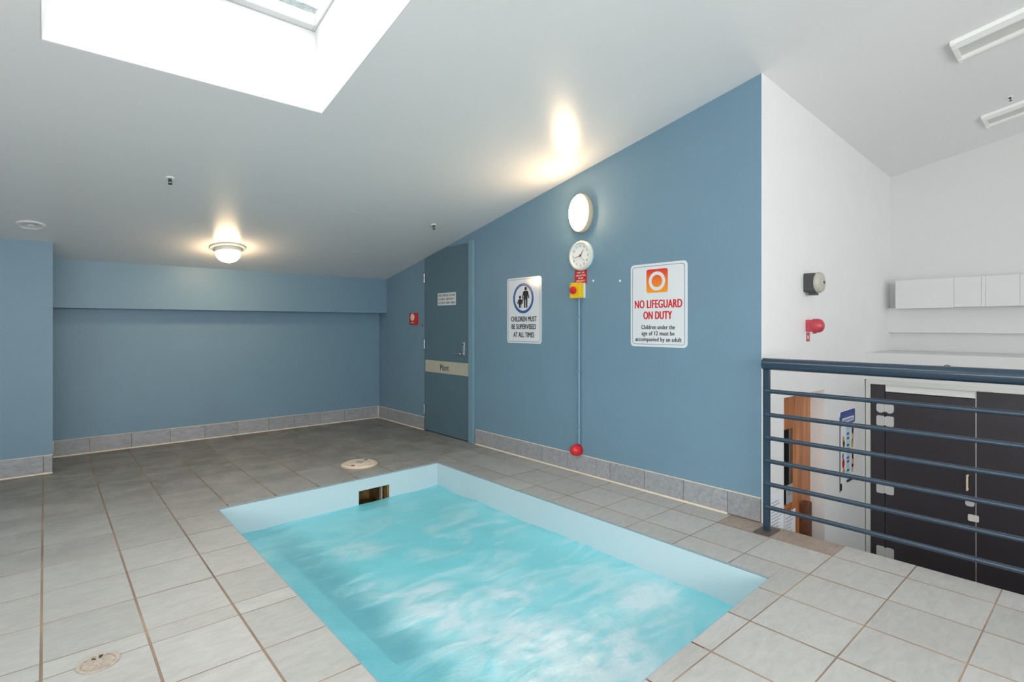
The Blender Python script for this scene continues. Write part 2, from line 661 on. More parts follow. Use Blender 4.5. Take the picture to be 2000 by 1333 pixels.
def text_mesh(s, width, cap, cx, cy, z, m, bold=0.0, thick=0.0006):
    """flat lettering fitted to a width and a capital height, in the local xy plane"""
    c = bpy.data.curves.new('lettering', 'FONT')
    c.body = s
    c.size = 1.0
    c.space_character = 1.06
    c.resolution_u = 4
    t = bpy.data.objects.new('lettering', c)
    COL.objects.link(t)
    bpy.context.view_layer.update()
    dg = bpy.context.evaluated_depsgraph_get()
    me = bpy.data.meshes.new_from_object(t.evaluated_get(dg))
    bpy.data.objects.remove(t)
    bpy.data.curves.remove(c)
    xs = [v.co.x for v in me.vertices]
    x0, x1 = min(xs), max(xs)
    caps = 0.70
    for v in me.vertices:
        v.co = ((v.co.x - (x0 + x1) / 2) * width / (x1 - x0) + cx, (v.co.y - caps / 2) * cap / caps + cy, z)
    if bold:
        # heavier strokes: the same glyphs laid again a fraction to each side
        vs = [tuple(v.co) for v in me.vertices]
        fs = [tuple(p.vertices) for p in me.polygons]
        bpy.data.meshes.remove(me)
        d = cap * bold * 3.6
        V, F = [], []
        for q, (dx, dy) in enumerate(((-d, 0), (-d * .35, d * .3), (d * .35, -d * .3), (d, 0))):
            o = len(V)
            V += [(x + dx, y + dy, zz + q * 2e-5) for x, y, zz in vs]
            F += [tuple(i + o for i in f) for f in fs]
        me = bpy.data.meshes.new('lettering')
        me.from_pydata(V, [], F)
    me.materials.clear()
    me.materials.append(MATS[m])
    me.name = 'lettering'
    return me


def lettering(parent, lines):
    for s, width, cap, cx, cy, z, m, bold in lines:
        link('lettering', text_mesh(s, width, cap, cx, cy, z, m, bold), parent)


def clip_poly(poly, a, b, keep_right):
    """clip a CCW polygon by the line a->b"""
    out = []
    ax, ay = a
    dx, dy = b[0] - ax, b[1] - ay

    def side(p):
        s = dx * (p[1] - ay) - dy * (p[0] - ax)
        return -s if keep_right else s
    for i, p in enumerate(poly):
        q = poly[(i + 1) % len(poly)]
        sp, sq = side(p), side(q)
        if sp >= 0:
            out.append(p)
        if (sp > 0 > sq) or (sp < 0 < sq):
            t = sp / (sp - sq)
            out.append((p[0] + (q[0] - p[0]) * t, p[1] + (q[1] - p[1]) * t))
    return out


def area(poly):
    return 0.5 * sum(poly[i][0] * poly[(i + 1) % len(poly)][1] - poly[(i + 1) % len(poly)][0] * poly[i][1] for i in range(len(poly)))


# ------------------------------------------------------------------ the floor and its tiles
POOL = [(0.843, 1.045), (2.602, 1.112), (2.596, 3.972), (0.851, 3.912)]        # CCW: near-left, near-right, far-right, far-left
RIM = 0.05
cxp, cyp = 1.72, 2.51
POOL_OUT = [(x + (RIM if x > cxp else -RIM), y + (RIM if y > cyp else -RIM)) for x, y in POOL]

fb = MB()
corners = [(XLEFT, YFRONT), (XW, YFRONT), (XW, YB), (XLEFT, YB)]
for i in range(4):
    j = (i + 1) % 4
    fb.prism([corners[i], corners[j], POOL_OUT[j], POOL_OUT[i]], -0.09, -0.0016)
floor = struct(fb.obj('floor', 'grout'), 'grey slate-look tiled floor around the spa pool')


def tile_mesh(polys, mname, bev=0.0010):
    b = MB()
    for poly in polys:
        n = len(poly)
        cx = sum(p[0] for p in poly) / n
        cy = sum(p[1] for p in poly) / n
        ins = []
        for p in poly:
            d = math.hypot(p[0] - cx, p[1] - cy)
            k = 1 - bev * 1.4 / max(d, 0.01)
            ins.append((cx + (p[0] - cx) * k, cy + (p[1] - cy) * k))
        vs = [(x, y, -0.009) for x, y in poly] + [(x, y, -0.0012) for x, y in poly] + [(x, y, 0) for x, y in ins]
        fs = [tuple(range(2 * n, 3 * n))]
        for i in range(n):
            j = (i + 1) % n
            fs += [(i, j, j + n, i + n), (i + n, j + n, j + 2 * n, i + 2 * n)]
        b.add(vs, fs)
    me = b.mesh('tile', mname)
    me.materials.append(MATS['grout'])
    for p in me.polygons:
        if p.normal.z < 0.95:
            p.material_index = 1
    return me


COLX = [-0.01 + 0.3095 * k for k in range(-8, 11)] + [XW]
COLX[0] = XLEFT
ROWS = [0.37 + 0.3165 * k for k in range(-9, 20)]
ROWS = [YFRONT] + [y for y in ROWS if y > YFRONT + 0.1 and y < 6.2] + [YB]
ROWS_LEFT = [y for y in (2.413 - 0.3145 * k for k in range(16, 0, -1)) if y > YFRONT + 0.05] + [2.413, 2.528, 2.858, 3.19, 3.525]
ROWS_LEFT = [YFRONT] + ROWS_LEFT + [y for y in ROWS if y > 3.8]
GX, GY = 0.0036, 0.0018            # half joint widths: wide long joints, fine cross joints
cache = {}
field = MB()
for i in range(len(COLX) - 1):
    x0, x1 = COLX[i], COLX[i + 1]
    rows = ROWS_LEFT if x1 < 0.95 else ROWS
    for j in range(len(rows) - 1):
        y0, y1 = rows[j], rows[j + 1]
        rect = [(x0 + GX, y0 + GY), (x1 - GX, y0 + GY), (x1 - GX, y1 - GY), (x0 + GX, y1 - GY)]
        pieces, rest = [], rect
        for k in range(4):
            a, b_ = POOL[k], POOL[(k + 1) % 4]
            o = clip_poly(rest, a, b_, True)
            if len(o) > 2 and area(o) > 2e-4:
                pieces.append(o)
            rest = clip_poly(rest, a, b_, False)
            if len(rest) < 3:
                break
        else:
            pass
        cut = len(rest) >= 3 and area(rest) > 1e-5
        if not cut:
            pieces = [rect]
        if not pieces:
            continue
        if x1 < 0.1 and y1 > 5.78 and x0 < 0.0:
            if x1 < 0.06 or y0 > 5.742:
                continue
        vis = x1 > -0.35 and y0 > -0.05 and not (x1 < 0.06 and y0 > 5.742)
        if not vis:
            for pc in pieces:
                tm = [(x, y) for x, y in pc]
                n = len(tm)
                field.add([(x, y, -0.009) for x, y in tm] + [(x, y, 0.0) for x, y in tm],
                          [tuple(range(n, 2 * n))] + [(q, (q + 1) % n, (q + 1) % n + n, q + n) for q in range(n)])
            continue
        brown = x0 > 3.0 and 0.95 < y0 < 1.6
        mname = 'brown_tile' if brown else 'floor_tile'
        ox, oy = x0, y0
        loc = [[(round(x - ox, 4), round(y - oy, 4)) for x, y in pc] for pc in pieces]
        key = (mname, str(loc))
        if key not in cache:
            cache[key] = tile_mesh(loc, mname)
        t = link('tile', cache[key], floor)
        t.location = (ox, oy, random.uniform(-0.0005, 0.0005))
        t.rotation_euler = (random.uniform(-.0008, .0008), random.uniform(-.0008, .0008), 0)
        if brown:
            t['label'] = 'brownish tile at the railing'
tf = field.obj('tile_field', 'floor_tile', floor)
tf['kind'] = 'stuff'

# ------------------------------------------------------------------ walls, ceiling, bulkhead
TH = 0.12


def wall_yz(name, x0, x1, prof, m, label=None):
    """wall whose outline is given in (y, z) and that is thick along x"""
    return struct(MB().loft(prof, 0, x0, x1).obj(name, m), label)


def wall_xz(name, y0, y1, prof, m, label=None):
    return struct(MB().loft(prof, 1, y0, y1).obj(name, m), label)


wall_xz('wall_back', YB, YB + TH, [(0.049, -0.2), (XW + TH, -0.2), (XW + TH, cz(0, YB)), (0.049, cz(0, YB))], 'blue_wall_paint',
        'blue painted low back wall under the bulkhead')
wall_xz('wall_left_pier', 5.742, YB + TH, [(XLEFT, -0.2), (0.049, -0.2), (0.049, cz(0, 5.742) + 0.02), (XLEFT, cz(0, 5.742) + 0.02)], 'blue_wall_paint',
        'blue pier standing forward at the left')
wall_yz('wall_right', XW, XW + TH, [(YC + .003, -0.2), (YC + .003, cz(0, YC) + 0.01), (YB, cz(0, YB) + 0.01), (YB, -0.2)], 'blue_wall_paint',
        'blue wall with door, signs and clock')
FILL_WIN = (-2.2, 1.5, .6, 2.0)  # unseen left window, added to throw daylight on the blue wall
b = MB().loft([(YFRONT, -.2), (FILL_WIN[0], -.2), (FILL_WIN[0], cz(0, FILL_WIN[0])), (YFRONT, cz(0, YFRONT))], 0, XLEFT - TH, XLEFT)
b.loft([(FILL_WIN[1], -.2), (5.742, -.2), (5.742, cz(0, 5.742)), (FILL_WIN[1], cz(0, FILL_WIN[1]))], 0, XLEFT - TH, XLEFT)
b.loft([(FILL_WIN[0], -.2), (FILL_WIN[1], -.2), (FILL_WIN[1], FILL_WIN[2]), (FILL_WIN[0], FILL_WIN[2])], 0, XLEFT - TH, XLEFT)
b.loft([(FILL_WIN[0], FILL_WIN[3]), (FILL_WIN[1], FILL_WIN[3]), (FILL_WIN[1], cz(0, FILL_WIN[1])), (FILL_WIN[0], cz(0, FILL_WIN[0]))], 0, XLEFT - TH, XLEFT)
struct(b.obj('wall_left', 'white_paint'))
struct(MB().loft([(6.195, 1.357), (YB, 1.357), (YB, cz(0, YB) + .01), (6.195, cz(0, 6.195) + .01)], 0, 0.049, XW).obj('trim_1', 'blue_wall_paint'),
       'blue boxed bulkhead along the top of the back wall')
# a hairline of ceiling jointing on top of the blue wall
# white stair wall with the timber door opening cut in it
OX0, OX1, OZ = 3.601, 4.318, 0.73
wz = MB()
top = lambda x: cz(x, YC) + 0.01
WX0 = XW + 0.0012
wz.loft([(WX0, LOW), (OX0, LOW), (OX0, OZ), (WX0, OZ)], 1, YC, YC + TH)
wz.loft([(OX1, LOW), (XF + TH, LOW), (XF + TH, OZ), (OX1, OZ)], 1, YC, YC + TH)
wz.loft([(WX0 + TH, OZ), (XF + TH, OZ), (XF + TH, top(XF + TH)), (WX0 + TH, top(WX0 + TH))], 1, YC, YC + TH)
wz.loft([(WX0, OZ), (WX0 + TH, OZ), (WX0 + TH, top(WX0 + TH)), (WX0, top(WX0))], 1, YC, YC + TH)
struct(wz.obj('wall_stair', 'white_paint'), 'white wall over the stair')
wall_yz('wall_far_right', XF, XF + TH, [(YFRONT, LOW), (YC + TH, LOW), (YC + TH, cz(XF, YC)), (YFRONT, cz(XF, YFRONT))], 'grey_white_paint',
        'pale wall on the far side of the stair')
# wall below the tiled floor edge and the lower floor of the stair
wall_yz('wall_below_floor', XW - TH, XW - 0.002, [(YFRONT, LOW), (YC + .05, LOW), (YC + .05, -0.095), (YFRONT, -0.095)], 'white_paint')
struct(MB().box(XW - TH, YFRONT, LOW - 0.1, XF + TH, 3.2, LOW).obj('floor_lower', 'concrete'))
# front wall behind the camera with two big windows
fw = MB()
y0, y1 = YFRONT - TH, YFRONT
for a, b_, c, d in ((XLEFT, -.2, XW, 0.55), (XLEFT, 2.25, XW + .1, 3.6), (XLEFT, .55, -2.2, 2.55), (2.8, .55, 3.5, 2.55),
                    (XW, LOW, XF + TH, 1.0), (XW, 2.2, XF + TH, 3.6), (5.3, 1.0, XF + TH, 2.2)):
    fw.box(a, y0, b_, c, y1, d)
fw.box(3.5, y0, 1.0, 4.3, y1, 2.2)
struct(fw.obj('wall_front', 'white_paint'))
for n, (a, c, b_, d, k) in enumerate(((-2.2, 2.8, .55, 2.25, 4), (4.3, 5.3, 1.0, 2.2, 1), (FILL_WIN[0], FILL_WIN[1], FILL_WIN[2], FILL_WIN[3], 3))):
    e = bpy.data.objects.new('window_%d' % (n + 2), None)
    COL.objects.link(e)
    struct(e)
    if n == 2:
        e.matrix_world = Matrix(((0, 1, 0, XLEFT - YFRONT), (1, 0, 0, 0), (0, 0, 1, 0), (0, 0, 0, 1)))  # the added left window, turned into its wall
    f = MB()
    for i in range(k + 1):
        x = a + (c - a) * i / k
        x = min(max(x, a + .03), c - .03)
        f.box(x - .03, y0 + .03, b_, x + .03, y0 + .09, d)
    f.box(a, y0 + .03, b_, c, y0 + .09, b_ + .06)
    f.box(a, y0 + .03, d - .06, c, y0 + .09, d)
    f.obj('window_frame', 'aluminium', e)
    for i in range(k):
        MB().box(a + (c - a) * i / k + .03, y0 + .055, b_ + .06, a + (c - a) * (i + 1) / k - .03, y0 + .061, d - .06).obj('pane', 'glass', e)

# ceiling with the skylight hole
CT = 0.10
cb = MB()


def slab(x0, y0, x1, y1):
    vs = [(x, y, cz(x, y) + t) for t in (0, CT) for x, y in ((x0, y0), (x1, y0), (x1, y1), (x0, y1))]
    cb.add(vs, [(0, 1, 2, 3), (7, 6, 5, 4), (0, 4, 5, 1), (1, 5, 6, 2), (2, 6, 7, 3), (3, 7, 4, 0)])


SE = 0.005
slab(XLEFT - TH, YFRONT - TH, SKX0 - SE, YB + TH)
slab(SKX1 + SE, YFRONT - TH, XW, YB + TH)
slab(SKX0 - SE, YFRONT - TH, SKX1 + SE, SKY0 - SE)
slab(SKX0 - SE, SKY1 + SE, SKX1 + SE, YB + TH)
struct(cb.obj('ceiling', 'ceiling_paint'), 'pale sloping ceiling')
cb = MB()
slab(XW, YFRONT - TH, XF + TH, YC + TH)
struct(cb.obj('ceiling_stair', 'ceiling_paint'), 'pale sloping ceiling over the stair')

# skylight: white shaft, sash frame, pane and the line of grime
sky = bpy.data.objects.new('window_1', None)
COL.objects.link(sky)
struct(sky, 'white skylight shaft with a roof window, overexposed by daylight')
sh = MB()
for a, b_, c, d in ((SKX0 - .03, SKY0 - .03, SKX0, SKY1 + .03), (SKX1, SKY0 - .03, SKX1 + .03, SKY1 + .03),
                    (SKX0, SKY0 - .03, SKX1, SKY0), (SKX0, SKY1, SKX1, SKY1 + .03)):
    vs = [(x + (t > .1) * (-.05 if x > .5 else .05), y - .02 * (t > .1) * (y > 2), cz(0, y) + t) for t in (0.0008, SKTOP) for x, y in ((a, b_), (c, b_), (c, d), (a, d))]
    sh.add(vs, [(0, 3, 2, 1), (4, 5, 6, 7), (0, 1, 5, 4), (1, 2, 6, 5), (2, 3, 7, 6), (3, 0, 4, 7)])
sh.obj('shaft', 'shaft_paint', sky)
FW = 0.062
fr = MB()
for a, b_, c, d in ((SKX0 - .03, SKY0 - .03, SKX0 + FW, SKY1 + .03), (SKX1 - FW, SKY0 - .03, SKX1 + .03, SKY1 + .03),
                    (SKX0 + FW, SKY0 - .03, SKX1 - FW, SKY0 + FW), (SKX0 + FW, SKY1 - FW, SKX1 - FW, SKY1 + .03)):
    vs = [(x, y, cz(0, y) + t) for t in (SKTOP, SKTOP + .06) for x, y in ((a, b_), (c, b_), (c, d), (a, d))]
    fr.add(vs, [(0, 3, 2, 1), (4, 5, 6, 7), (0, 1, 5, 4), (1, 2, 6, 5), (2, 3, 7, 6), (3, 0, 4, 7)])
fr.obj('sash_frame', 'sash_paint', sky, 0.004)
pb = MB()
vs = [(x, y, cz(0, y) + SKTOP + t) for t in (.04, .046) for x, y in ((SKX0 + FW, SKY0 + FW), (SKX1 - FW, SKY0 + FW), (SKX1 - FW, SKY1 - FW), (SKX0 + FW, SKY1 - FW))]
pb.add(vs, [(0, 3, 2, 1), (4, 5, 6, 7), (0, 1, 5, 4), (1, 2, 6, 5), (2, 3, 7, 6), (3, 0, 4, 7)])
pb.obj('pane', 'glass', sky)
gb = MB()
N = 46
pts = []
for i in range(N + 1):
    x = SKX0 + FW + .01 + (SKX1 - SKX0 - 2 * FW - .02) * i / N
    wv = 0.050 + 0.014 * noise.noise((x * 14, 3.1, 0)) + 0.008 * noise.noise((x * 40, 1, 0))
    yy = SKY1 - FW - 0.045
    pts.append((x, yy - wv / 2, yy + wv / 2 + .004 * noise.noise((x * 50, 9, 0))))
vs, fs = [], []
for x, ya, yb in pts:
    for yy in (ya, yb):
        vs.append((x, yy, cz(0, yy) + SKTOP + .0475))
for i in range(N):
    fs.append((2 * i, 2 * i + 2, 2 * i + 3, 2 * i + 1))
gb.add(vs, fs)
gb.obj('grime_line', 'grime', sky)

# ------------------------------------------------------------------ tiled skirting
SH = 0.147


def skirting(name, label, m, xs, height=SH, caulk=(None, None)):
    """tiles along local x, standing on the floor"""
    root = bpy.data.objects.new(name, None)
    COL.objects.link(root)
    root.matrix_world = m
    struct(root, label)
    L = (xs[0], xs[-1])
    MB().box(L[0], 0.001, -0.001, L[1], height - .003, 0.005).obj('grout_bed', 'grout', root)
    for a, b_ in zip(xs, xs[1:]):
        t = MB().box(a + .002, 0.006, 0.004, b_ - .002, height + random.uniform(-.001, .001), 0.0105).obj('tile', 'skirting_tile', root, 0.0012)
    c0 = caulk[0] if caulk[0] is not None else L[0]
    c1 = caulk[1] if caulk[1] is not None else L[1]
    MB().loft([(0.0005, 0.0), (0.0005, 0.021), (0.006, 0.014), (0.010, 0.0115), (0.010, 0.0)], 0, c0, c1).obj('sealant_line', 'caulk', root)
    MB().loft([(height - .001, 0.0), (height - .001, 0.009), (height + .004, 0.0)], 0, L[0], L[1]).obj('top_bead', 'caulk', root)
    return root


bb = skirting('baseboard_back', 'grey tile skirting along the back wall', frame((0.049, YB, 0), (0, -1, 0)),
         [x - 0.049 for x in (0.049, .317, .64, .96, 1.274, 1.59, 1.916, 2.2, 2.504, 2.807, 3.122, XW - .012)])
for x in (.006, XW - .049 - .014):
    MB().tube((x, .006, .010), (x, .152, .010), .007, 8).obj('corner_bead', 'caulk', bb)
skirting('baseboard_right', 'grey tile skirting under the signs on the blue wall', frame((XW, 4.318, 0), (-1, 0, 0)),
         [4.318 - y for y in (4.318, 4.004, 3.684, 3.354, 3.05, 2.743, 2.606, 2.293, 1.979, 1.667, YC + .004)], caulk=(None, 4.318 - 1.667))
skirting('baseboard_corner', 'short dark tile skirting between back corner and door', frame((XW, YB - .012, 0), (-1, 0, 0)),
         [0, .52, YB - .012 - 5.292])
skirting('baseboard_left', 'grey tile skirting on the left pier', frame((XLEFT, 5.742, 0), (0, -1, 0)),
         [x - XLEFT for x in (XLEFT, -2.177, -1.868, -1.558, -1.248, -.938, -.628, -.318, -.008, .047)])

# ------------------------------------------------------------------ the plant room door
door = bpy.data.objects.new('door_1', None)
COL.objects.link(door)
door.matrix_world = on_blue(5.275, 0)
struct(door, 'blue plant room door, its top hinge corner cut to the ceiling slope')
dz = lambda u: cz(0, 5.275 - u) - 0.012
leaf_w = 0.855
leaf = [(0.004, 0.012), (leaf_w, 0.012), (leaf_w, 2.046)]
ucut = 5.275 - (CZ - .012 - 2.046) / CS
leaf += [(ucut, 2.046), (0.004, dz(0.004))]
MB().loft(leaf, 2, 0.001, 0.012).obj('door_leaf', 'door_enamel', door, 0.0015)
MB().box(leaf_w + .008, 0.002, 0.0, leaf_w + .088, 2.064, 0.028).obj('door_jamb', 'jamb_enamel', door, 0.003)
MB().box(0.004, 0.0025, 0.0005, leaf_w + .008, 0.012, 0.004).obj('threshold_gap', 'black', door)
for z in (1.742, .986, .245):
    h = MB()
    for k in range(3):
        h.tube((-.004, z - .05 + .034 * k, .010), (-.004, z - .05 + .034 * k + .031, .010), .0075, 10)
    h.box(-.016, z - .05, .0, .002, z + .05, .004)
    h.obj('hinge', 'brushed_steel', door)
hd = MB().rounded(.742, .885, .785, 1.03, .006, .012, .022).obj('handle_plate', 'chrome', door, 0.002)
MB().tube((.763, .908, .02), (.763, .908, .062), .011).tube((.768, .908, .058), (.645, .908, .058), .010).obj('lever', 'chrome', hd)
MB().tube((.763, 1.0, .02), (.763, 1.0, .026), .009).obj('keyhole', 'dark_plastic', hd)

s = thing('door_notice', 'small white three-line fire door notice stuck high on the plant door', 'sign', on_blue(4.823, 1.485, .0125))
MB().box(-.172, -.067, 0, .172, .067, .0015).obj('panel', 'sign_white', s)
lettering(s, [('FIRE SMOKE DOOR', .315, .026, 0, .041, .0018, 'ink', .012), ('DO NOT OBSTRUCT', .305, .026, 0, 0, .0018, 'ink', .012),
              ('DO NOT KEEP OPEN', .315, .026, 0, -.041, .0018, 'ink', .012)])
s = thing('door_nameplate', 'wide beige nameplate reading Plant across the blue door', 'sign', on_blue(4.837, .743, .0125))
MB().box(-.41, -.066, 0, .41, .066, .004).obj('panel', 'beige_plate', s, 0.001)
lettering(s, [('Plant', .165, .062, -.02, .0, .0045, 'ink', .006)])

# ------------------------------------------------------------------ fire call sign and its tag in the corner
s = thing('call_point', 'small red square call point with a round white disc left of the plant door', 'alarm', on_blue(5.505, 1.277))
MB().rounded(-.075, -.067, .075, .067, .008, 0, .03).obj('case', 'deep_red', s, 0.003)
MB().lathe([(0, .030), (.043, .030), (.043, .034), (.036, .036), (0, .036)], 28, 0, .018).obj('disc', 'cream_plastic', s)
lettering(s, [('FIRE', .075, .016, 0, -.045, .0305, 'cream_plastic', .01)])
s = tag(MB().rounded(-.011, -.017, .011, .017, .004, 0, .004).obj('wall_tag', 'pink_red'), 'tiny pinkish tag on the wall right beside the red call point', 'tag')
s.matrix_world = on_blue(5.333, 1.203)

# ------------------------------------------------------------------ the two safety signs


def sign_panel(root, w, h, r, inset, line):
    MB().rounded(-w / 2, 0, w / 2, h, r, 0, .004, 8).obj('panel', 'sign_white', root, 0.0008)
    a = round_rect(-w / 2 + inset, inset, w / 2 - inset, h - inset, r * .75, 8)
    b_ = round_rect(-w / 2 + inset + line, inset + line, w / 2 - inset - line, h - inset - line, r * .75 - line * .7, 8)
    n = len(a)
    vs = [(x, y, .0045) for x, y in a] + [(x, y, .0045) for x, y in b_]
    MB().add(vs, [(i, (i + 1) % n, (i + 1) % n + n, i + n) for i in range(n)]).obj('border_line', 'sign_line', root)


s1 = thing('supervision_sign', 'white sign with adult and child in a blue ring: children must be supervised', 'sign', on_blue(3.598, 1.037))
sign_panel(s1, .462, .60, .028, .014, .004)
MB().ring(-.005, .410, .113, .138, .0040, .0048, 48).obj('ring', 'sign_blue', s1)


def figure(name, x, foot, head_top, wide, skirt, parent):
    """flat printed figure: head disc, body and two legs"""
    H = head_top - foot
    b = MB()
    hr = H * (.085 if not skirt else .13)
    b.prism([(x + hr * math.cos(t * PI / 10), head_top - hr + hr * math.sin(t * PI / 10)) for t in range(20)], .0042, .0050)
    sh_ = head_top - 2 * hr - H * .02
    hip = foot + H * (.40 if not skirt else .28)
    wb = wide / 2
    if skirt:
        b.prism([(x - wb * 1.0, hip), (x + wb * 1.0, hip), (x + wb * .55, sh_), (x - wb * .55, sh_)], .0042, .0050)
    else:
        b.prism([(x - wb * .62, hip), (x + wb * .62, hip), (x + wb * .8, sh_ - H * .03), (x + wb * .55, sh_), (x - wb * .55, sh_), (x - wb * .8, sh_ - H * .03)], .0042, .0050)
    for sx in (-1, 1):
        b.prism([(x + sx * wb * .36 - wb * .22, foot), (x + sx * wb * .36 + wb * .22, foot), (x + sx * wb * .36 + wb * .26, hip + .002), (x + sx * wb * .36 - wb * .26, hip + .002)], .0042, .0050)
        k = 1.15 if not skirt else 1.35
        xa, xb = x + sx * wb * .62, x + sx * wb * k
        zb = sh_ - H * .36
        poly = [(xb - .006, zb), (xb + .006, zb), (xa + .008, sh_ - .004), (xa - .008, sh_ - .004)]
        b.prism(poly, .0042, .0050)
    b.obj(name, 'ink', parent)


figure('adult_figure', .028, .322, .512, .075, False, s1)
figure('child_figure', -.047, .322, .435, .052, True, s1)
MB().prism([(-.022, .385), (-.016, .377), (.006, .405), (.0, .415)], .0042, .0050).obj('joined_hands', 'ink', s1)
lettering(s1, [('CHILDREN MUST', .342, .045, 0, .222, .0048, 'ink', .012), ('BE SUPERVISED', .326, .045, 0, .152, .0048, 'ink', .012),
               ('AT ALL TIMES', .275, .045, 0, .079, .0048, 'ink', .012)])

s2 = thing('lifeguard_sign', 'larger white sign with red and orange lifebuoy square: no lifeguard on duty', 'sign', on_blue(2.185, 1.046))
sign_panel(s2, .466, .598, .03, .017, .0035)
MB().rounded(-.094, .388, .082, .556, .016, .0040, .0046).obj('icon_square', 'red_orange_print', s2)
MB().ring(-.006, .470, .044, .068, .0046, .0053, 40).obj('icon_ring', 'sign_white', s2)
lettering(s2, [('NO LIFEGUARD', .386, .058, 0, .308, .0048, 'sign_red', .012), ('ON DUTY', .232, .056, -.002, .227, .0048, 'sign_red', .014),
               ('Children under the', .275, .030, 0, .142, .0048, 'ink', .010), ('age of 12 must be', .268, .030, 0, .098, .0048, 'ink', .010),
               ('accompanied by an adult', .378, .030, 0, .055, .0048, 'ink', .010)])
for y, z, lab in ((2.78, 1.554, 'bare wall plug just right of the yellow stop button box'), (2.518, 1.537, 'bare wall plug left of the no lifeguard sign')):
    p = tag(MB().lathe([(0, .006), (.006, .006), (.009, .002), (.009, 0)], 14).obj('wall_plug', 'white_plastic'), lab, 'wall plug', 'wall plugs on the blue wall')
    p.matrix_world = on_blue(y, z)

# ------------------------------------------------------------------ wall light, clock, emergency stop
wl = thing('wall_light', 'glowing oval bulkhead lamp high on the blue wall above the clock', 'lamp', on_blue(2.885, 2.104) @ Matrix.Diagonal((.70, 1, .8, 1)))
MB().lathe([(0, 0), (.150, 0), (.156, .012), (.156, .060), (.150, .070), (.140, .072), (0, .072)], 48).obj('body', 'lamp_rim', wl)
MB().lathe([(.138, .070), (.137, .086), (.122, .102), (.090, .114), (.05, .121), (0, .124)], 48).obj('diffuser', 'lit_diffuser', wl)

ck = thing('wall_clock', 'round white wall clock below the wall lamp', 'clock', on_blue(2.890, 1.763) @ Matrix.Diagonal((1, 1, .85, 1)))
MB().lathe([(0, 0), (.116, 0), (.121, .012), (.121, .034), (.114, .048), (.103, .050), (.098, .034), (0, .034)], 48).obj('case', 'clock_rim', ck)
MB().lathe([(0, .036), (.098, .036), (.098, .034)], 48).obj('dial', 'clock_face', ck)
for k in range(1, 13):
    a = PI / 2 - k * PI / 6
    link('numeral', text_mesh(str(k), {1: .005, 11: .013}.get(k, .011 if k < 10 else .019), .017, .079 * math.cos(a), .079 * math.sin(a), .0368, 'ink'), ck)


def hand(name, ang, ln, wd, z, tail=.015):
    a = PI / 2 - math.radians(ang)
    d, n = Vector((math.cos(a), math.sin(a))), Vector((-math.sin(a), math.cos(a)))
    pts = [-d * tail - n * wd, d * ln - n * wd * .6, d * ln + n * wd * .6, -d * tail + n * wd]
    return MB().prism([(p.x, p.y) for p in pts], z, z + .0008).obj(name, 'black', ck)


hand('hour_hand', 36, .055, .0032, .038)
hand('minute_hand', 257, .078, .0024, .0392)
hand('second_hand', 136, .068, .0012, .0404, .022)
MB().lathe([(.006, .037), (.006, .042), (0, .0425)], 14).obj('hand_boss', 'black', ck)

rs = thing('button_notice', 'small red notice with white lettering hung under the clock', 'sign', on_blue(2.910, 1.597))
MB().box(-.066, -.060, 0, .062, .056, .003).obj('panel', 'deep_red', rs)
lettering(rs, [('ONLY USE', .078, .013, 0, .032, .0034, 'white_plastic', .012), ('THIS BUTTON', .10, .013, 0, .009, .0034, 'white_plastic', .012),
               ('IN AN', .048, .013, 0, -.013, .0034, 'white_plastic', .012), ('EMERGENCY', .092, .013, 0, -.035, .0034, 'white_plastic', .012)])

es = thing('emergency_stop', 'yellow emergency stop box with red mushroom button below the red notice', 'switch', on_blue(2.916, 1.482))
MB().rounded(-.055, -.062, .055, .062, .006, 0, .022).obj('back_box', 'white_plastic', es, 0.002)
MB().rounded(-.055, -.062, .055, .062, .006, .022, .068).obj('front_box', 'yellow', es, 0.003)
MB().lathe([(.017, .068), (.017, .080), (.029, .083), (.031, .092), (.027, .101), (.015, .106), (0, .107)], 28).obj('mushroom_button', 'sign_red', es)
for sx in (-1, 1):
    MB().lathe([(.004, .068), (.004, .0695), (0, .0695)], 10, sx * .043, .05).obj('cover_screw', 'dark_plastic', es)

cd = thing('conduit', 'thin blue-painted conduit running down the wall from the yellow stop box', 'pipe', on_blue(2.918, 0))
MB().tube((0, .235, .014), (0, 1.421, .014), .0115, 14).obj('pipe', 'blue_wall_paint', cd)
for z in (.38, .83, 1.27):
    MB().box(-.024, z - .007, 0, .024, z + .007, .004).box(-.014, z - .007, 0.003, .014, z + .007, .0275).obj('saddle', 'blue_wall_paint', cd, 0.002)
rb = thing('conduit_fitting', 'round red plastic fitting at the foot of the blue conduit', 'fitting', on_blue(2.935, .187))
MB().lathe([(0, 0), (.044, 0), (.048, .006), (.048, .030), (.040, .034)], 30).obj('base_ring', 'deep_red', rb)
MB().lathe([(.044, .030), (.043, .050), (.036, .068), (.020, .080), (.008, .084), (0, .085)], 30).obj('dome', 'sign_red', rb)

# ------------------------------------------------------------------ ceiling fittings
cl = thing('ceiling_light', 'glowing dome ceiling light near the back bulkhead', 'lamp', on_ceiling(1.285, 5.50))
MB().lathe([(0, 0), (.148, 0), (.150, .010), (.138, .018), (.118, .022), (.112, .050), (.104, .056), (0, .056)], 48).obj('base_ring', 'offwhite_plastic', cl)
MB().lathe([(.104, .054), (.104, .064), (.096, .092), (.072, .120), (.038, .136), (0, .141)], 48).obj('dome', 'lit_dome', cl)


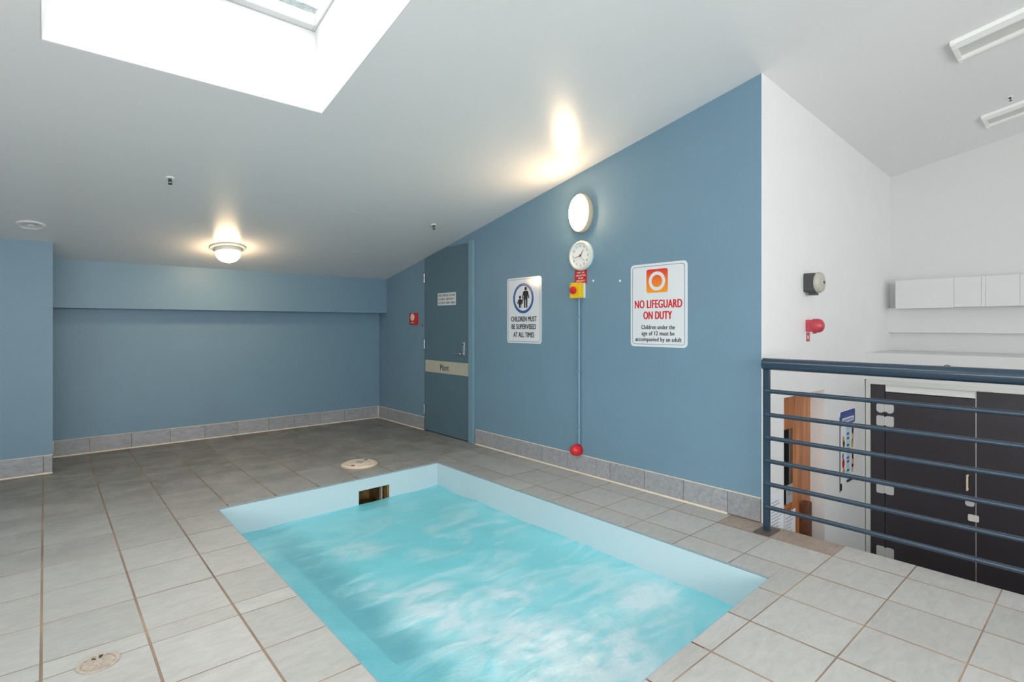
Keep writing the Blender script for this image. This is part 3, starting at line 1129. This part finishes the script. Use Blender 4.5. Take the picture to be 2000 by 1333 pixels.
def sprinkler():
    s = thing('sprinkler', '', 'sprinkler', Matrix.Identity(4), 'ceiling sprinklers')
    MB().lathe([(0, 0), (.038, 0), (.036, .006), (.024, .010), (0, .010)], 24).obj('escutcheon', 'white_plastic', s)
    MB().lathe([(.014, .008), (.014, .024), (.010, .028), (.010, .034), (0, .034)], 16).obj('body', 'dark_plastic', s)
    b = MB()
    for sx in (-1, 1):
        b.tube((sx * .010, 0, .026), (sx * .013, 0, .044), .0028, 8).tube((sx * .013, 0, .044), (0, 0, .058), .0028, 8)
    b.obj('yoke', 'dark_plastic', s)
    d = MB().lathe([(0, .056), (.018, .057), (.019, .060), (0, .061)], 20)
    d.obj('deflector', 'dark_plastic', s)
    return s


sp = sprinkler()
sp.matrix_world = on_ceiling(.63, 4.20) @ Matrix.Scale(.72, 4)
sp['label'] = 'pendent sprinkler on the ceiling left of the glowing dome light'
copy_tree(sp, on_ceiling(2.79, 4.335) @ Matrix.Scale(.72, 4), 'pendent sprinkler on the ceiling above the plant door')
copy_tree(sp, on_ceiling(5.14, .54) @ Matrix.Scale(.50, 4), 'pendent sprinkler on the white ceiling between the fluorescent fittings')

dc = thing('ceiling_disc', 'flat round pale ceiling disc above the left pier', 'ceiling fitting', on_ceiling(-.079, 5.37))
MB().lathe([(0, 0), (.086, 0), (.086, .006), (.074, .011), (.070, .008), (0, .008)], 40).obj('plate', 'ceiling_paint', dc)
MB().lathe([(0, .012), (.018, .012), (.022, .006)], 20).obj('centre_cap', 'ceiling_paint', dc)
pt = tag(MB().lathe([(0, .0030), (.038, .0025), (.05, .0)], 24).obj('blanking_plate', 'ceiling_paint'), 'faint round blanking plate in the ceiling near the back corner', 'ceiling fitting')
pt.matrix_world = on_ceiling(2.46, 5.315)


def fluoro():
    s = thing('fluorescent_fitting', '', 'lamp', Matrix.Identity(4), 'unlit fluorescent fittings')
    L, W = 1.22, .150
    # local: x across, y along the fitting, z down from the ceiling
    MB().box(-W, -L, 0, W, 0, .012).obj('back_plate', 'white_plastic', s, 0.002)
    for sx in (-1, 1):
        MB().loft([(sx * W, .010), (sx * (W - .008), .040), (sx * (W - .055), .062), (sx * (W - .068), .058), (sx * (W - .068), .010)], 1, -L, 0).obj('reflector_wing', 'white_plastic', s)
    MB().box(-W + .068, -L + .02, .010, W - .068, -.02, .022).obj('trough', 'trough', s)
    for y0_, y1_ in ((-.02, .004), (-L - .004, -L + .02)):
        MB().box(-W + .004, y0_, .008, W - .004, y1_, .052).obj('end_cap', 'white_plastic', s, 0.003)
    return s


f1 = fluoro()
f1.matrix_world = on_ceiling(4.105, .675) @ Matrix.Diagonal((.92, 1, .6, 1))
f1['label'] = 'unlit white fluorescent fitting, the higher one nearer the blue wall'
copy_tree(f1, on_ceiling(5.42, .715) @ Matrix.Diagonal((.88, 1, .5, 1)), 'unlit white fluorescent fitting, the lower one near the far wall')

# ------------------------------------------------------------------ spa pool
pool = bpy.data.objects.new('spa_pool', None)
COL.objects.link(pool)
tag(pool, 'rectangular sunken spa pool with pale blue shell and bubbling turquoise water', 'pool')
WZ = -0.205
PD = -1.0
SKU0, SKU1, SKZ0, SKZ1 = 1.852, 2.120, -0.29, -0.100


def lerp(a, b, t):
    return (a[0] + (b[0] - a[0]) * t, a[1] + (b[1] - a[1]) * t)


shell = MB()
for i in (0, 1, 3):
    j = (i + 1) % 4
    shell.prism([POOL[i], POOL_OUT[i], POOL_OUT[j], POOL[j]][::-1], PD, -0.010)
# far wall, with the skimmer mouth left open
A, B, AO, BO = POOL[3], POOL[2], POOL_OUT[3], POOL_OUT[2]
ta = (SKU0 - A[0]) / (B[0] - A[0])
tb = (SKU1 - A[0]) / (B[0] - A[0])
for t0, t1, z0, z1 in ((0, ta, PD, -.010), (tb, 1, PD, -.010), (ta, tb, PD, SKZ0), (ta, tb, SKZ1, -.010)):
    shell.prism([lerp(A, B, t0), lerp(A, B, t1), lerp(AO, BO, t1), lerp(AO, BO, t0)], z0, z1)
shell.prism(POOL, PD - .05, PD)
shell.obj('shell', 'pool_shell', pool)
bench = MB()
bench.prism([POOL[0], (1.15, 1.056), (1.152, 3.922), POOL[3]], -.98, -.275)
bench.prism([(1.152, 3.81), (2.598, 3.86), POOL[2], (1.152, 3.922)], -.98, -.276)
bench.prism([(1.15, 1.056), (1.62, 1.074), (1.62, 2.08), (1.15, 2.08)], -.98, -.277)
bench.obj('bench', 'bench_shell', pool)
MB().prism([(1.15, 2.08), (1.62, 2.08), (1.62, 1.074), (2.602, 1.112), (2.598, 3.86), (1.152, 3.81)][::-1], -.97, -.44).obj('basin_floor', 'basin_blue', pool)
tr = MB()
PIN = [(x + (.0025 if x < cxp else -.0025), y + (.0025 if y < cyp else -.0025)) for x, y in POOL]
for i in range(4):
    j = (i + 1) % 4
    tr.prism([POOL[i], POOL[j], PIN[j], PIN[i]], -.0065, -.0005)
tr.obj('edge_trim', 'pool_trim', pool)
# skimmer throat
ys = A[1] + (B[1] - A[1]) * (ta + tb) / 2 + RIM
sk = MB()
sk.box(SKU0 - .03, ys - .030, SKZ0, SKU0 + .004, ys + .30, SKZ1).box(SKU1 - .010, ys - .030, SKZ0, SKU1 + .03, ys + .30, SKZ1)
sk.box(SKU0, ys - .030, SKZ1 - .004, SKU1, ys + .30, SKZ1).box(SKU0, ys - .030, SKZ0 - .006, SKU1, ys + .30, SKZ0)
sk.box(SKU0, ys + .295, SKZ0, SKU1, ys + .30, SKZ1)
sm = sk.obj('skimmer_throat', 'skimmer_inside', pool)
MB().box(SKU1 - .046, ys + .0, SKZ0 + .02, SKU1 - .038, ys + .035, SKZ1 - .006).obj('weir_guide', 'buff_metal', sm)
# water surface, heaving gently where the jets push up
NX, NY = 70, 110
vs, fs = [], []
for j in range(NY + 1):
    for i in range(NX + 1):
        u, v = i / NX, j / NY
        a, b_ = lerp(POOL[0], POOL[1], u), lerp(POOL[3], POOL[2], u)
        x, y = lerp(a, b_, v)
        z = WZ + .010 * noise.noise((x * 4, y * 4, 1.0)) + .004 * noise.noise((x * 11, y * 15, 4.0))
        for (px, py), r, s_ in (((1.47, 2.27), .2, .016), ((1.62, 1.7), .3, .014), ((2.33, 1.62), .22, .012), ((1.47, 3.14), .16, .010)):
            d = math.hypot(x - px, y - py) / r
            z += s_ * math.exp(-d * d) * (1 + .5 * noise.noise((x * 16, y * 16, 8)))
        vs.append((x, y, z))
for j in range(NY):
    for i in range(NX):
        k = j * (NX + 1) + i
        fs.append((k, k + 1, k + NX + 2, k + NX + 1))
MB().add(vs, fs, True).obj('water', 'spa_water', pool)

# ------------------------------------------------------------------ lids set in the floor
ld = thing('skimmer_lid', 'cream round plastic skimmer lid in the tiles beyond the pool', 'lid', Matrix.Translation((2.043, 4.342, 0.0)))
MB().lathe([(.150, .0), (.152, .006), (.143, .010), (.136, .008)], 48).obj('collar', 'cream_plastic', ld)
MB().lathe([(.138, .004), (.138, .014), (.130, .0175), (.118, .0175), (.114, .0155), (.096, .0155), (.092, .0175), (0, .0185)], 48).obj('cover', 'cream_plastic', ld)
MB().lathe([(0, .0215), (.030, .0205), (.034, .017)], 24).box(-.045, -.006, .017, .045, .006, .0225).box(-.006, -.045, .017, .006, .045, .0225).obj('cross_grip', 'grey_plastic', ld)
for x, y in ((.085, .055), (-.085, -.055)):
    MB().rounded(x - .016, y - .010, x + .016, y + .010, .008, .0165, .0192).obj('finger_hole', 'dark_timber', ld)
dr = thing('floor_drain', 'small round buff floor drain between the tiles at lower left', 'drain', Matrix.Translation((.143, 2.400, 0.0)))
MB().lathe([(.062, .0), (.063, .0035), (.054, .0045), (.050, .003)], 36).obj('rim', 'buff_metal', dr)
gr = MB()
gr.lathe([(0, .0010), (.052, .0010)], 30)
for k in range(12):
    a = 2 * PI * k / 12
    d, n = Vector((math.cos(a), math.sin(a))), Vector((-math.sin(a), math.cos(a)))
    p = [d * .014 - n * .0025, d * .048 - n * .004, d * .048 + n * .004, d * .014 + n * .0025]
    gr.prism([(q.x, q.y) for q in p], .001, .0038)
gr.lathe([(0, .0042), (.013, .004), (.014, .001)], 18)
gr.obj('grate', 'buff_metal', dr)
for x, y in ((-.012, .03), (.010, .036)):
    MB().lathe([(0, .0046), (.006, .0046), (.006, .001)], 12, x, y).obj('drain_hole', 'dark_plastic', dr)

# ------------------------------------------------------------------ railing along the stair edge
RX, RY = 3.165, 1.374
rl = thing('railing', 'dark blue steel railing with six bars at the floor edge', 'railing', Matrix.Translation((RX, RY, 0)))
END = -2.4 - RY
MB().tube((0, .018, .976), (0, END, .976), .034, 24).obj('top_rail', 'rail_paint', rl)
for y in (0.0, -1.75, -3.5):
    MB().box(-.008, y - .019, .006, .008, y + .019, .95).obj('post', 'rail_paint', rl, 0.002)
    MB().box(-.075, y - .045, 0, .075, y + .045, .008).obj('base_plate', 'plate_rust', rl, 0.002)
for z in (.818, .681, .546, .412, .278, .143):
    MB().tube((0, .006, z), (0, END, z), .0125, 14).obj('bar', 'rail_paint', rl)
    b = MB().lathe([(0, .004), (.009, .003), (.012, 0)], 12)
    for v in range(len(b.v)):
        x, y, zz = b.v[v]
        b.v[v] = (-.008 - zz, x, z + y)
    b.obj('bar_end', 'rail_paint', rl)

# ------------------------------------------------------------------ alarms on the white wall
bl = thing('alarm_bell', 'grey domed alarm bell on a black base, upper device on the white wall', 'alarm', on_white(3.975, 1.492) @ Matrix.Diagonal((.86, .86, .70, 1)))
MB().rounded(-.066, -.076, .066, .076, .018, 0, .098).obj('base', 'dark_plastic', bl, 0.004)
MB().box(-.030, -.098, .030, .040, -.070, .094).obj('foot', 'dark_plastic', bl, 0.003)
MB().lathe([(0, .096), (.080, .096), (.083, .104), (.082, .122), (.074, .142), (.052, .152), (.020, .157), (0, .158)], 40).obj('gong', 'bell_grey', bl)
MB().lathe([(.010, .150), (.010, .164), (0, .165)], 12).obj('gong_bolt', 'dark_plastic', bl)
stb = thing('strobe_siren', 'red rounded siren strobe on the white wall under the bell', 'alarm', on_white(3.99, 1.198) @ Matrix.Diagonal((.80, .90, .70, 1)))
MB().rounded(-.040, -.045, .040, .045, .008, 0, .062).obj('base', 'pink_red', stb, 0.004)
MB().lathe([(0, .050), (.050, .050), (.053, .056), (.053, .095), (.050, .118), (.040, .138), (.022, .150), (0, .154)], 32).obj('dome', 'pink_red', stb)
MB().box(-.012, -.062, .052, .012, -.048, .080).obj('bracket', 'pink_red', stb, 0.002)
tg = thing('siren_tag', 'small pink and white square label under the red siren', 'label', on_white(3.995, 1.118))
MB().box(-.028, -.030, 0, .032, .030, .002).obj('panel', 'pink_red', tg)
MB().rounded(-.010, -.012, .010, .012, .003, .002, .0028).obj('print_patch', 'offwhite_plastic', tg)

# ------------------------------------------------------------------ the timber door below, with papers beside it
td = bpy.data.objects.new('door_2', None)
COL.objects.link(td)
td.matrix_world = frame((OX0, YC + .10, 0), (0, -1, 0))
struct(td, 'orange-brown timber door recessed in the white stair wall')
W = OX1 - OX0
lf = MB()
GX0, GX1, GZ0, GZ1 = .08, .40, -.06, .475
lf.box(0.0, LOW + .01, -.04, GX0, OZ, 0).box(GX1, LOW + .01, -.04, W, OZ, 0)
lf.box(GX0, GZ1, -.04, GX1, OZ, 0).box(GX0, LOW + .01, -.04, GX1, GZ0, 0)
lf.obj('door_leaf', 'timber', td)
MB().box(GX0, GZ0, -.012, GX1, GZ1, -.004).obj('vision_pane', 'dark_glass', td)
b = MB()
b.box(GX1 - .045, GZ0, -.02, GX1, GZ1, -.001)
b.obj('glazing_bead', 'dark_timber', td, 0.002)
MB().box(GX0, GZ0 - .02, -.022, GX1, GZ0 + .012, .006).obj('glazing_bead', 'timber', td, 0.002)
MB().box(.346, GZ0, -.012, .354, GZ1, -.001).obj('steel_strip', 'brushed_steel', td)
MB().rounded(.515, -.62, .600, -.080, .01, 0.0, .055).obj('pull_handle', 'dark_timber', td, 0.004)

pp = thing('wall_notice', 'white printed paper on the white wall left of the timber door', 'paper', on_white(3.490, -.012))
MB().box(-.104, -.148, 0, .104, .148, .0015).obj('sheet', 'paper', pp)
b = MB()
for k in range(9):
    z = .10 - k * .020
    if k == 2:
        continue
    b.box(-.08, z - .003, .0015, -.08 + random.uniform(.09, .16), z + .003, .0021)
b.obj('print_lines', 'faint_print', pp)
MB().prism([(.015, -.128), (.026, -.130), (.034, -.112), (.030, -.095), (.020, -.100)], .0015, .0022).obj('print_logo', 'ink', pp)
gp = thing('grey_notice', 'small grey notice behind the glass of the timber door', 'paper', frame((3.925, YC + .098, .0), (0, -1, 0)))
MB().box(-.048, -.045, 0, .060, .085, .003).obj('sheet', 'grey_plastic', gp)
MB().box(-.03, .035, .003, .04, .045, .0035).box(-.03, .015, .003, .03, .024, .0035).obj('print_lines', 'ink_grey', gp)
p2 = thing('door_notice_sheet', 'white printed paper taped on the timber door below its glass', 'paper', frame((3.945, YC + .099, -.235), (0, -1, 0)))
MB().box(-.095, -.150, 0, .095, .130, .0015).obj('sheet', 'paper', p2)
b = MB()
for k in range(8):
    z = .09 - k * .024
    b.box(-.07, z - .003, .0015, -.07 + random.uniform(.08, .14), z + .003, .0021)
b.obj('print_lines', 'faint_print', p2)

# illustrated poster between the timber door and the dark partition
ps = thing('poster', 'narrow illustrated poster with a blue header on the white wall', 'poster', on_white(4.80, .25))
MB().rounded(-.172, -.275, .172, .277, .02, 0, .003).obj('sheet', 'paper', ps)
MB().rounded(-.172, .165, .172, .277, .02, .003, .0036).obj('header', 'poster_blue', ps)
MB().rounded(-.13, .185, .14, .222, .012, .0036, .0042).obj('header_panel', 'paper', ps)
b = MB()
for k in range(12):
    b.box(-.115 + k * .02, .192, .0042, -.103 + k * .02, .212, .0046)
b.obj('header_print', 'poster_blue', ps)['kind'] = 'stuff'
MB().box(-.04, -.265, .003, .06, .155, .0034).obj('text_column', 'poster_cyan', ps)
b = MB()
for z in (.09, .055, .0, -.03, -.10, -.13, -.2):
    b.box(-.02, z - .008, .0034, .03, z + .008, .0039)
b.obj('column_print', 'poster_blue', ps)['kind'] = 'stuff'
for x, z, r, m in ((-.10, .05, .028, 'ochre_print'), (-.09, .02, .022, 'dark_timber'), (-.11, -.07, .02, 'ink_grey'), (-.10, -.13, .030, 'sign_red'), (-.095, -.2, .034, 'ochre_print'),
                   (.115, .11, .028, 'dark_timber'), (.115, .06, .03, 'skin_print'), (.105, .0, .03, 'ochre_print'), (.115, -.10, .024, 'dark_timber'), (.115, -.15, .036, 'skin_print'), (.105, -.2, .03, 'skin_print')):
    MB().lathe([(0, .0042), (r, .0042), (r, .003)], 16, x, z, .9, 1.25).obj('picture', m, ps)
MB().box(-.176, -.34, 0, -.173, .24, .006).obj('side_rod', 'dark_plastic', ps)
MB().box(-.02, -.290, .002, .172, -.272, .010).obj('bottom_clip', 'black', ps)
MB().box(-.160, -.330, .002, -.145, -.278, .008).obj('hanging_pen', 'black', ps)

# ------------------------------------------------------------------ dark cubicle partition over the stair
PX = 5.24
ZT = .708
struct(MB().box(PX, -2.5, .745, XF, YC, .970).obj('trim_2', 'grey_white_paint'), 'low white parapet above the dark partition')
pt = thing('partition', 'charcoal toilet partition with white head rail beyond the railing', 'partition', on_partition(1.415, 0, PX))
U = lambda y: 1.415 - y
MB().box(U(1.448), LOW, -.05, U(1.415), .712, .006).obj('wall_channel', 'aluminium', pt, 0.002)
MB().rounded(U(1.446), .709, U(-1.2), .745, .010, -.05, .012).obj('head_rail', 'aluminium', pt)
MB().box(U(1.414), LOW + .1, -.03, U(1.316), ZT, -.012).obj('panel', 'laminate', pt)
MB().box(U(1.311), .652, -.028, U(.742), .710, -.014).obj('over_panel', 'white_plastic', pt)
dl = MB().box(U(1.311), LOW + .1, -.03, U(.742), .645, -.012).obj('door_panel', 'laminate', pt, 0.001)
MB().box(U(.734), LOW + .1, -.03, U(-1.2), ZT, -.012).obj('panel', 'laminate', pt)
MB().box(U(.742), LOW + .1, -.032, U(.734), ZT, -.020).obj('edge_strip', 'aluminium', pt)
for z in (.407, .515, -.155, -.68):
    h = MB().rounded(U(1.311) - .062, z - .042, U(1.311) - .004, z + .042, .012 if z < .5 else .028, -.012, -.004)
    h.rounded(U(1.311) + .003, z - .042, U(1.311) + .060, z + .042, .012 if z < .5 else .028, -.012, -.004)
    h.tube((U(1.311), z - .034, -.006), (U(1.311), z + .034, -.006), .005, 10)
    h.obj('hinge', 'hinge_metal', pt)
hb = MB()
hx = U(.784)
hb.tube((hx, .075, .022), (hx, -.042, .022), .0065, 12).tube((hx, .068, -.012), (hx, .068, .022), .007, 10).tube((hx, -.035, -.012), (hx, -.035, .022), .007, 10)
hb.obj('pull_handle', 'cream_plastic', dl)
MB().rounded(U(.772) - .027, -.163, U(.772) + .027, -.118, .018, -.012, 0.0).obj('indicator_bolt', 'hinge_metal', dl, 0.002)
MB().rounded(U(.752) - .032, -.272, U(.752) + .032, -.222, .010, -.012, 0.0).obj('latch_plate', 'offwhite_plastic', pt, 0.002)
sn = thing('round_sensor', 'small round grey ring fitting just above the railing on the white parapet', 'fitting', on_partition(.905, .868, PX))
MB().ring(0, 0, .021, .028, 0, .012, 28).obj('ring', 'dark_plastic', sn)
MB().lathe([(0, .008), (.022, .008), (.022, 0)], 24).obj('lens', 'offwhite_plastic', sn)

# ------------------------------------------------------------------ white boxed unit and beam on the far wall
struct(MB().box(XF - .06, -2.5, 1.134, XF, YC, 1.36).obj('trim_3', 'grey_white_paint'), 'shallow pale beam under the white box')
ub = thing('wall_box', 'long white panelled box fixed high on the far wall above the beam', 'duct', frame((5.75, 1.36, 1.35), (-1, 0, 0)))
us = [0, .41, .585, .612, .815, 1.25, 1.7, 2.2]
MB().box(0, .004, -.228, 2.2, .248, -.012).obj('carcass', 'grey_white_paint', ub)
for a, b_ in zip(us, us[1:]):
    MB().box(a + .0006, .004 * (a > .3), -.012, b_ - .0006, .252, random.uniform(0, .002)).obj('panel', 'grey_white_paint', ub, 0.0008)
